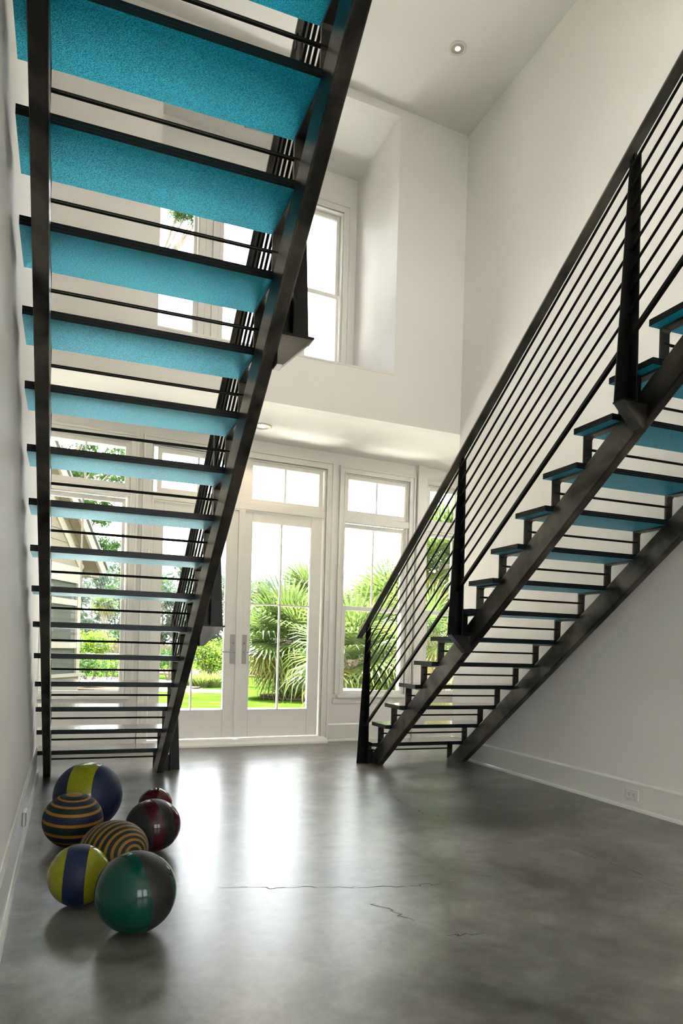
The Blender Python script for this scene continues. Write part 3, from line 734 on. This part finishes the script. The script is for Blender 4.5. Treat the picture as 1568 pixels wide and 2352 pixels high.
# fan palms
def frond_mesh(nseg=30, L_=.62, spread=math.radians(150), petiole=.55, droop=.35):
    mb = MB()
    mb.tube((0, 0, 0), (petiole, 0, 0), .012, .008, n=5)
    for i in range(nseg):
        t = (i/(nseg-1)-.5)*2; a = t*spread; ln = L_*(1-.25*abs(t)**2)
        d = Vector((math.cos(a), math.sin(a), 0)); s = Vector((-math.sin(a), math.cos(a), 0))
        o_ = Vector((petiole, 0, 0)); wz = .022*(1 if i % 2 else -1)
        p1 = o_+d*ln*.45+Vector((0, 0, -.02*abs(t))); p2 = o_+d*ln*.8+Vector((0, 0, -droop*.10)); p3 = o_+d*ln+Vector((0, 0, -droop*.42*random.uniform(.5, 1.3)))
        w1 = .021; w2 = .011
        mb.add([o_, p1+s*w1, p1-s*w1+Vector((0, 0, wz*.6)), p2+s*w2, p2-s*w2, p3], [(0, 1, 2), (1, 3, 4, 2), (3, 5, 4)])
    return mb
fm = [frond_mesh(L_=.66, droop=d_).obj('frond', M['palm']) for d_ in (.25, .5, .8)]
fy = frond_mesh(L_=.6, droop=.9).obj('frond', M['palm_yellow'])
def palm(base, trunk_h, nf, label, scale=1.0, lean=(0, 0), yellow=.18, trunk_r=.14):
    e_ = empty('fan_palm', base); tag(e_, label, 'palm tree', 'fan palms in the garden')
    tk = MB(); k = 9
    for j in range(k):
        z0 = trunk_h*j/k; z1 = trunk_h*(j+1)/k
        tk.tube((lean[0]*z0, lean[1]*z0, z0), (lean[0]*z1, lean[1]*z1, z1), trunk_r*1.12, trunk_r*.9, n=10)
        for q in range(5):
            a = q*1.256+j*.6; tk.tube((lean[0]*z0+trunk_r*.8*math.cos(a), lean[1]*z0+trunk_r*.8*math.sin(a), z0), (lean[0]*z1+trunk_r*1.7*math.cos(a), lean[1]*z1+trunk_r*1.7*math.sin(a), z1+.06), .035, .012, n=4)
    tk.obj('trunk', M['trunk'], e_)
    for i in range(nf):
        az = i*2.39996+random.uniform(-.2, .2); f = i/nf
        el = math.radians(78-138*f)+random.uniform(-.12, .12)
        src = fy if (f > .7 and random.random() < yellow*3) else fm[min(2, int(f*3))]
        o = src.copy(); COL.objects.link(o); o.parent = e_
        sc_ = scale*random.uniform(.85, 1.12)
        o.matrix_local = Matrix.Translation((lean[0]*trunk_h, lean[1]*trunk_h, trunk_h)) @ Matrix.Rotation(az, 4, 'Z') @ Matrix.Rotation(-el, 4, 'Y') @ Matrix.Rotation(random.uniform(-.5, .5), 4, 'X') @ Matrix.Scale(sc_, 4)
    return e_
palm(at(664, 16.5, GZ), 1.35, 48, 'dense low fan palm in front, through the right door glass', 1.3)
palm(at(712, 18.6, GZ), 2.3, 34, 'taller fan palm whose crown rises at the right edge of the door glass', 1.15, yellow=.05)
palm(at(812, 12.6, GZ), 1.0, 44, 'short fan palm low in the window beside the doors', 1.15, yellow=.1)
palm(at(912, 14.6, GZ), 1.8, 36, 'yellowing fan palm in the right part of the window beside the doors', 1.25, yellow=.5)
palm(at(1020, 12.4, GZ), 2.7, 44, 'tall fan palm through the window behind the right staircase', 1.1, yellow=.3)
palm(at(978, 10.8, GZ), 1.4, 22, 'lower fan palm through the window behind the right staircase', .75, yellow=.3)
pa = palm(at(237, 46, GZ), 3.6, 30, 'distant cabbage palm standing alone before the trees, left window', .85, yellow=.4, trunk_r=.19)
for o in fm+[fy]: bpy.data.objects.remove(o)
# shrubs
shrub('shrub', at(476, 21, GZ), 1.55, .95, 'bright yellow-green bush on the lawn edge through the left door', M['shrub'], 3600, .10)
shrub('shrub', at(202, 30, GZ), 1.75, 1.5, 'large yellow-green bush beside the porch, upper one in the left window', M['shrub'], 3600, .13)
shrub('shrub', at(206, 18, GZ), .95, .55, 'small dark bush by the porch, lower left window', M['shrub_dark'], 800, .08)
shrub('shrub', at(252, 19, GZ), 1.0, .5, 'thin bush at the right edge of the left window', M['shrub_dark'], 500, .07)
shrub('shrub', at(388, 22, GZ), 1.1, .6, 'dark bush beside the left door jamb', M['shrub_dark'], 1500, .08)
shrub('shrub', at(597, 27, GZ), .95, 1.3, 'low green bush in the bed behind the lawn, left', M['shrub_dark'], 2200, .09)
shrub('shrub', at(640, 27.5, GZ), 1.05, 1.2, 'low green bush in the bed under the palm', M['shrub_dark'], 2200, .09)
shrub('shrub', at(700, 24, GZ), 1.0, 1.0, 'grassy green bush right of the palm trunk', M['shrub'], 2200, .09)
shrub('shrub', at(880, 12.5, GZ), .75, .75, 'leafy bush low in the window beside the doors', M['shrub'], 2600, .07)
shrub('shrub', at(1040, 13.5, GZ), .9, .8, 'leafy bush low in the window behind the right staircase', M['shrub'], 2400, .07)
shrub('shrub', at(850, 24, GZ), 1.3, 1.8, 'wide bush far behind the palms in the window beside the doors', M['shrub_dark'], 2600, .11)
shrub('shrub', at(985, 24, GZ), 1.4, 1.8, 'wide bush far behind the palms in the last window', M['shrub_dark'], 2600, .11)
for px, d, h, m_ in ((440, 19.6, .5, 'reed'), (460, 19.4, .45, 'reed'), (488, 19.5, .5, 'reed')):
    pass
gi = 0
for px, d, h, lb in ((446, 20, .5, 'left of three'), (466, 19.8, .45, 'middle of three'), (492, 20, .5, 'right of three')):
    grass_clump(at(px, d, GZ), h, .5, 'silvery grass tuft at the foot of the bright bush, '+lb, M['grass_blade'], 240, 'grass tufts under the bright bush')
for px, d, h, lb in ((672, 23, .75, 'first from the left'), (688, 21.5, .8, 'second from the left'), (700, 19.5, .9, 'third from the left'), (712, 19, .95, 'rightmost')):
    grass_clump(at(px, d, GZ), h, .6, 'tall green grass clump right of the palm, '+lb, M['grass_blade'], 320, 'tall grass by the palm')
for px, d, h, lb in ((575, 29, .6, 'left'), (610, 28.6, .6, 'middle'), (650, 28, .6, 'right')):
    grass_clump(at(px, d, GZ), h, .9, 'tan grass clump at the back edge of the lawn, '+lb, M['grass_blade'], 300, 'grass at the lawn edge')
# marsh reeds on the far bank
rb = MB()
for _ in range(7000):
    s = random.uniform(-.5, .42); d = random.uniform(76.5, 79.5); v = Vector((d*(math.sin(YAW)+s*math.cos(YAW)), d*(math.cos(YAW)-s*math.sin(YAW)), GZ)); hh = random.uniform(.5, 1.4)
    rb.add([v+Vector((-.12, 0, 0)), v+Vector((.12, 0, 0)), v+Vector((random.uniform(-.3, .3), 0, hh))], [(0, 1, 2)])
tag(rb.obj('reed_bed', M['reed']), 'tan reeds along the far bank of the pond', 'reeds', kind='stuff')
# lilac flowers
def flowers(c, rx, ry, label):
    e_ = empty('flower_bed', c); tag(e_, label, 'flowers')
    l2 = leaves(1500, in_ell((0, 0, .10), rx, ry, .12, .0), .05); o = l2.obj('leaves', M['shrub'], e_); o['kind'] = 'stuff'
    fb = MB()
    for _ in range(900):
        a = random.uniform(0, 6.28); k = math.sqrt(random.random()); p = Vector((rx*k*math.cos(a), ry*k*math.sin(a), random.uniform(.14, .26)))
        s = .016
        fb.add([p+Vector((-s, 0, 0)), p+Vector((0, -s, .004)), p+Vector((s, 0, 0)), p+Vector((0, s, .004)), p+Vector((0, 0, .018))], [(0, 1, 4), (1, 2, 4), (2, 3, 4), (3, 0, 4)])
    o = fb.obj('blossoms', M['flower'], e_); o['kind'] = 'stuff'
flowers(at(692, 16.6, GZ), .8, .55, 'bed of lilac flowers at the lawn edge through the right door')
flowers(at(215, 18.6, GZ), 1.1, .4, 'strip of purple flowers beside the porch, left window')
# bench slab near the palms
bs = empty('garden_bench', at(818, 11.2, GZ)); bs.rotation_euler = (0, 0, -.3); tag(bs, 'low stone bench at the foot of the short palm, bottom left of the window', 'bench')
MB().box(-.22, .22, -.12, .12, .50, .56).obj('seat', M['paving'], bs, bevel=.01)
for s in (-1, 1): MB().box(s*.15-.03, s*.15+.03, -.09, .09, 0, .50).obj('leg', M['mulch'], bs)

# neighbouring screened porch
dv = Vector((.47, .883, 0)); nv = Vector((.883, -.47, 0))
corner = at(178, 17.0, 0)
pr = empty('screened_porch', (corner.x, corner.y, GZ), math.atan2(dv.y, dv.x)); tag(pr, 'beige gabled house with a screened porch, behind the left staircase', 'building')
# local x runs away from the viewer along the wall, local -y faces the garden
H0, H1, H2 = .38, 1.05, 2.55
def pbox(n, m_, *a): return MB().box(*a).obj(n, M[m_], pr)
pbox('base_board', 'siding_trim', -9, 0, -.04, .10, 0, H0)
pbox('water_table', 'siding_trim', -9, .12, -.14, .02, H0-.02, H0+.05)
pbox('mid_rail', 'siding_trim', -9, 0, -.05, .05, 1.02, 1.16)
pbox('upper_rail', 'siding_trim', -9, 0, -.05, .05, 2.02, 2.16)
pbox('lintel', 'siding_trim', -9, 0.0, -.06, .10, H2, H2+.38)
for x in (-8.9, -7.2, -5.4, -3.6, -1.8, -.16): pbox('corner_post', 'siding_trim', x, x+.15, -.06, .10, H0, H2)
for a, b_ in ((-8.75, -7.2), (-7.05, -5.4), (-5.25, -3.6), (-3.45, -1.8), (-1.65, -.16)):
    s_ = MB()
    for z0, z1 in ((H0+.05, 1.02), (1.16, 2.02), (2.16, H2)): s_.box(a, b_, 0, .004, z0, z1)
    s_.obj('insect_screen', M['screen'], pr)
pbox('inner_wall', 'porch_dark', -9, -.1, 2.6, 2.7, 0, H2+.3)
pbox('end_wall', 'siding', -.12, 0, .1, 2.7, 0, H2+.3)
# gable: siding boards stepping up to the left
gb = [(0, 0)]
ridge_x, ridge_z = -5.2, 4.4+H2
for k in range(16):
    z0 = H2+.38+k*.26; z1 = z0+.255
    def xr(z): return .5+(z-(H2+.35))*(-1.05)
    if xr(z1) < ridge_x: break
    MB().add([(-9, -.02, z0), (min(0.0, xr(z0)), -.035, z0), (min(0.0, xr(z1)), -.02, z1), (-9, -.02, z1), (-9, .08, z0), (min(0.0, xr(z0)), .08, z0), (min(0.0, xr(z1)), .08, z1), (-9, .08, z1)],
       [(0,1,2,3),(4,7,6,5),(0,4,5,1),(1,5,6,2),(2,6,7,3),(3,7,4,0)]).obj('siding_board', M['siding'], pr)
def slope_board(n, m_, x0, z0, length, y0, y1, t0, t1):
    th = math.atan(1/1.05); c, s = math.cos(th), math.sin(th)
    P = lambda l, t: (x0-l*c+t*s, z0+l*s+t*c)
    a, b_, c_2, d_ = P(0, t0), P(length, t0), P(length, t1), P(0, t1)
    MB().prism([a, b_, c_2, d_], 'y', y0, y1).obj(n, M[m_], pr)
slope_board('rake_board', 'siding_trim', .6, H2+.28, 7.5, -.32, -.26, -.02, .20)
slope_board('rake_fascia', 'siding', .6, H2+.28, 7.5, -.26, 3.0, .06, .12)
slope_board('roof_deck', 'roof', .65, H2+.28, 7.6, -.36, 3.1, .20, .25)
slope_board('frieze_board', 'siding_trim', .1, H2+.4, 7.0, -.05, .0, -.16, .04)
MB().box(-.0, .5, -.26, 2.9, H2+.20, H2+.28).obj('eave_soffit', M['siding'], pr)
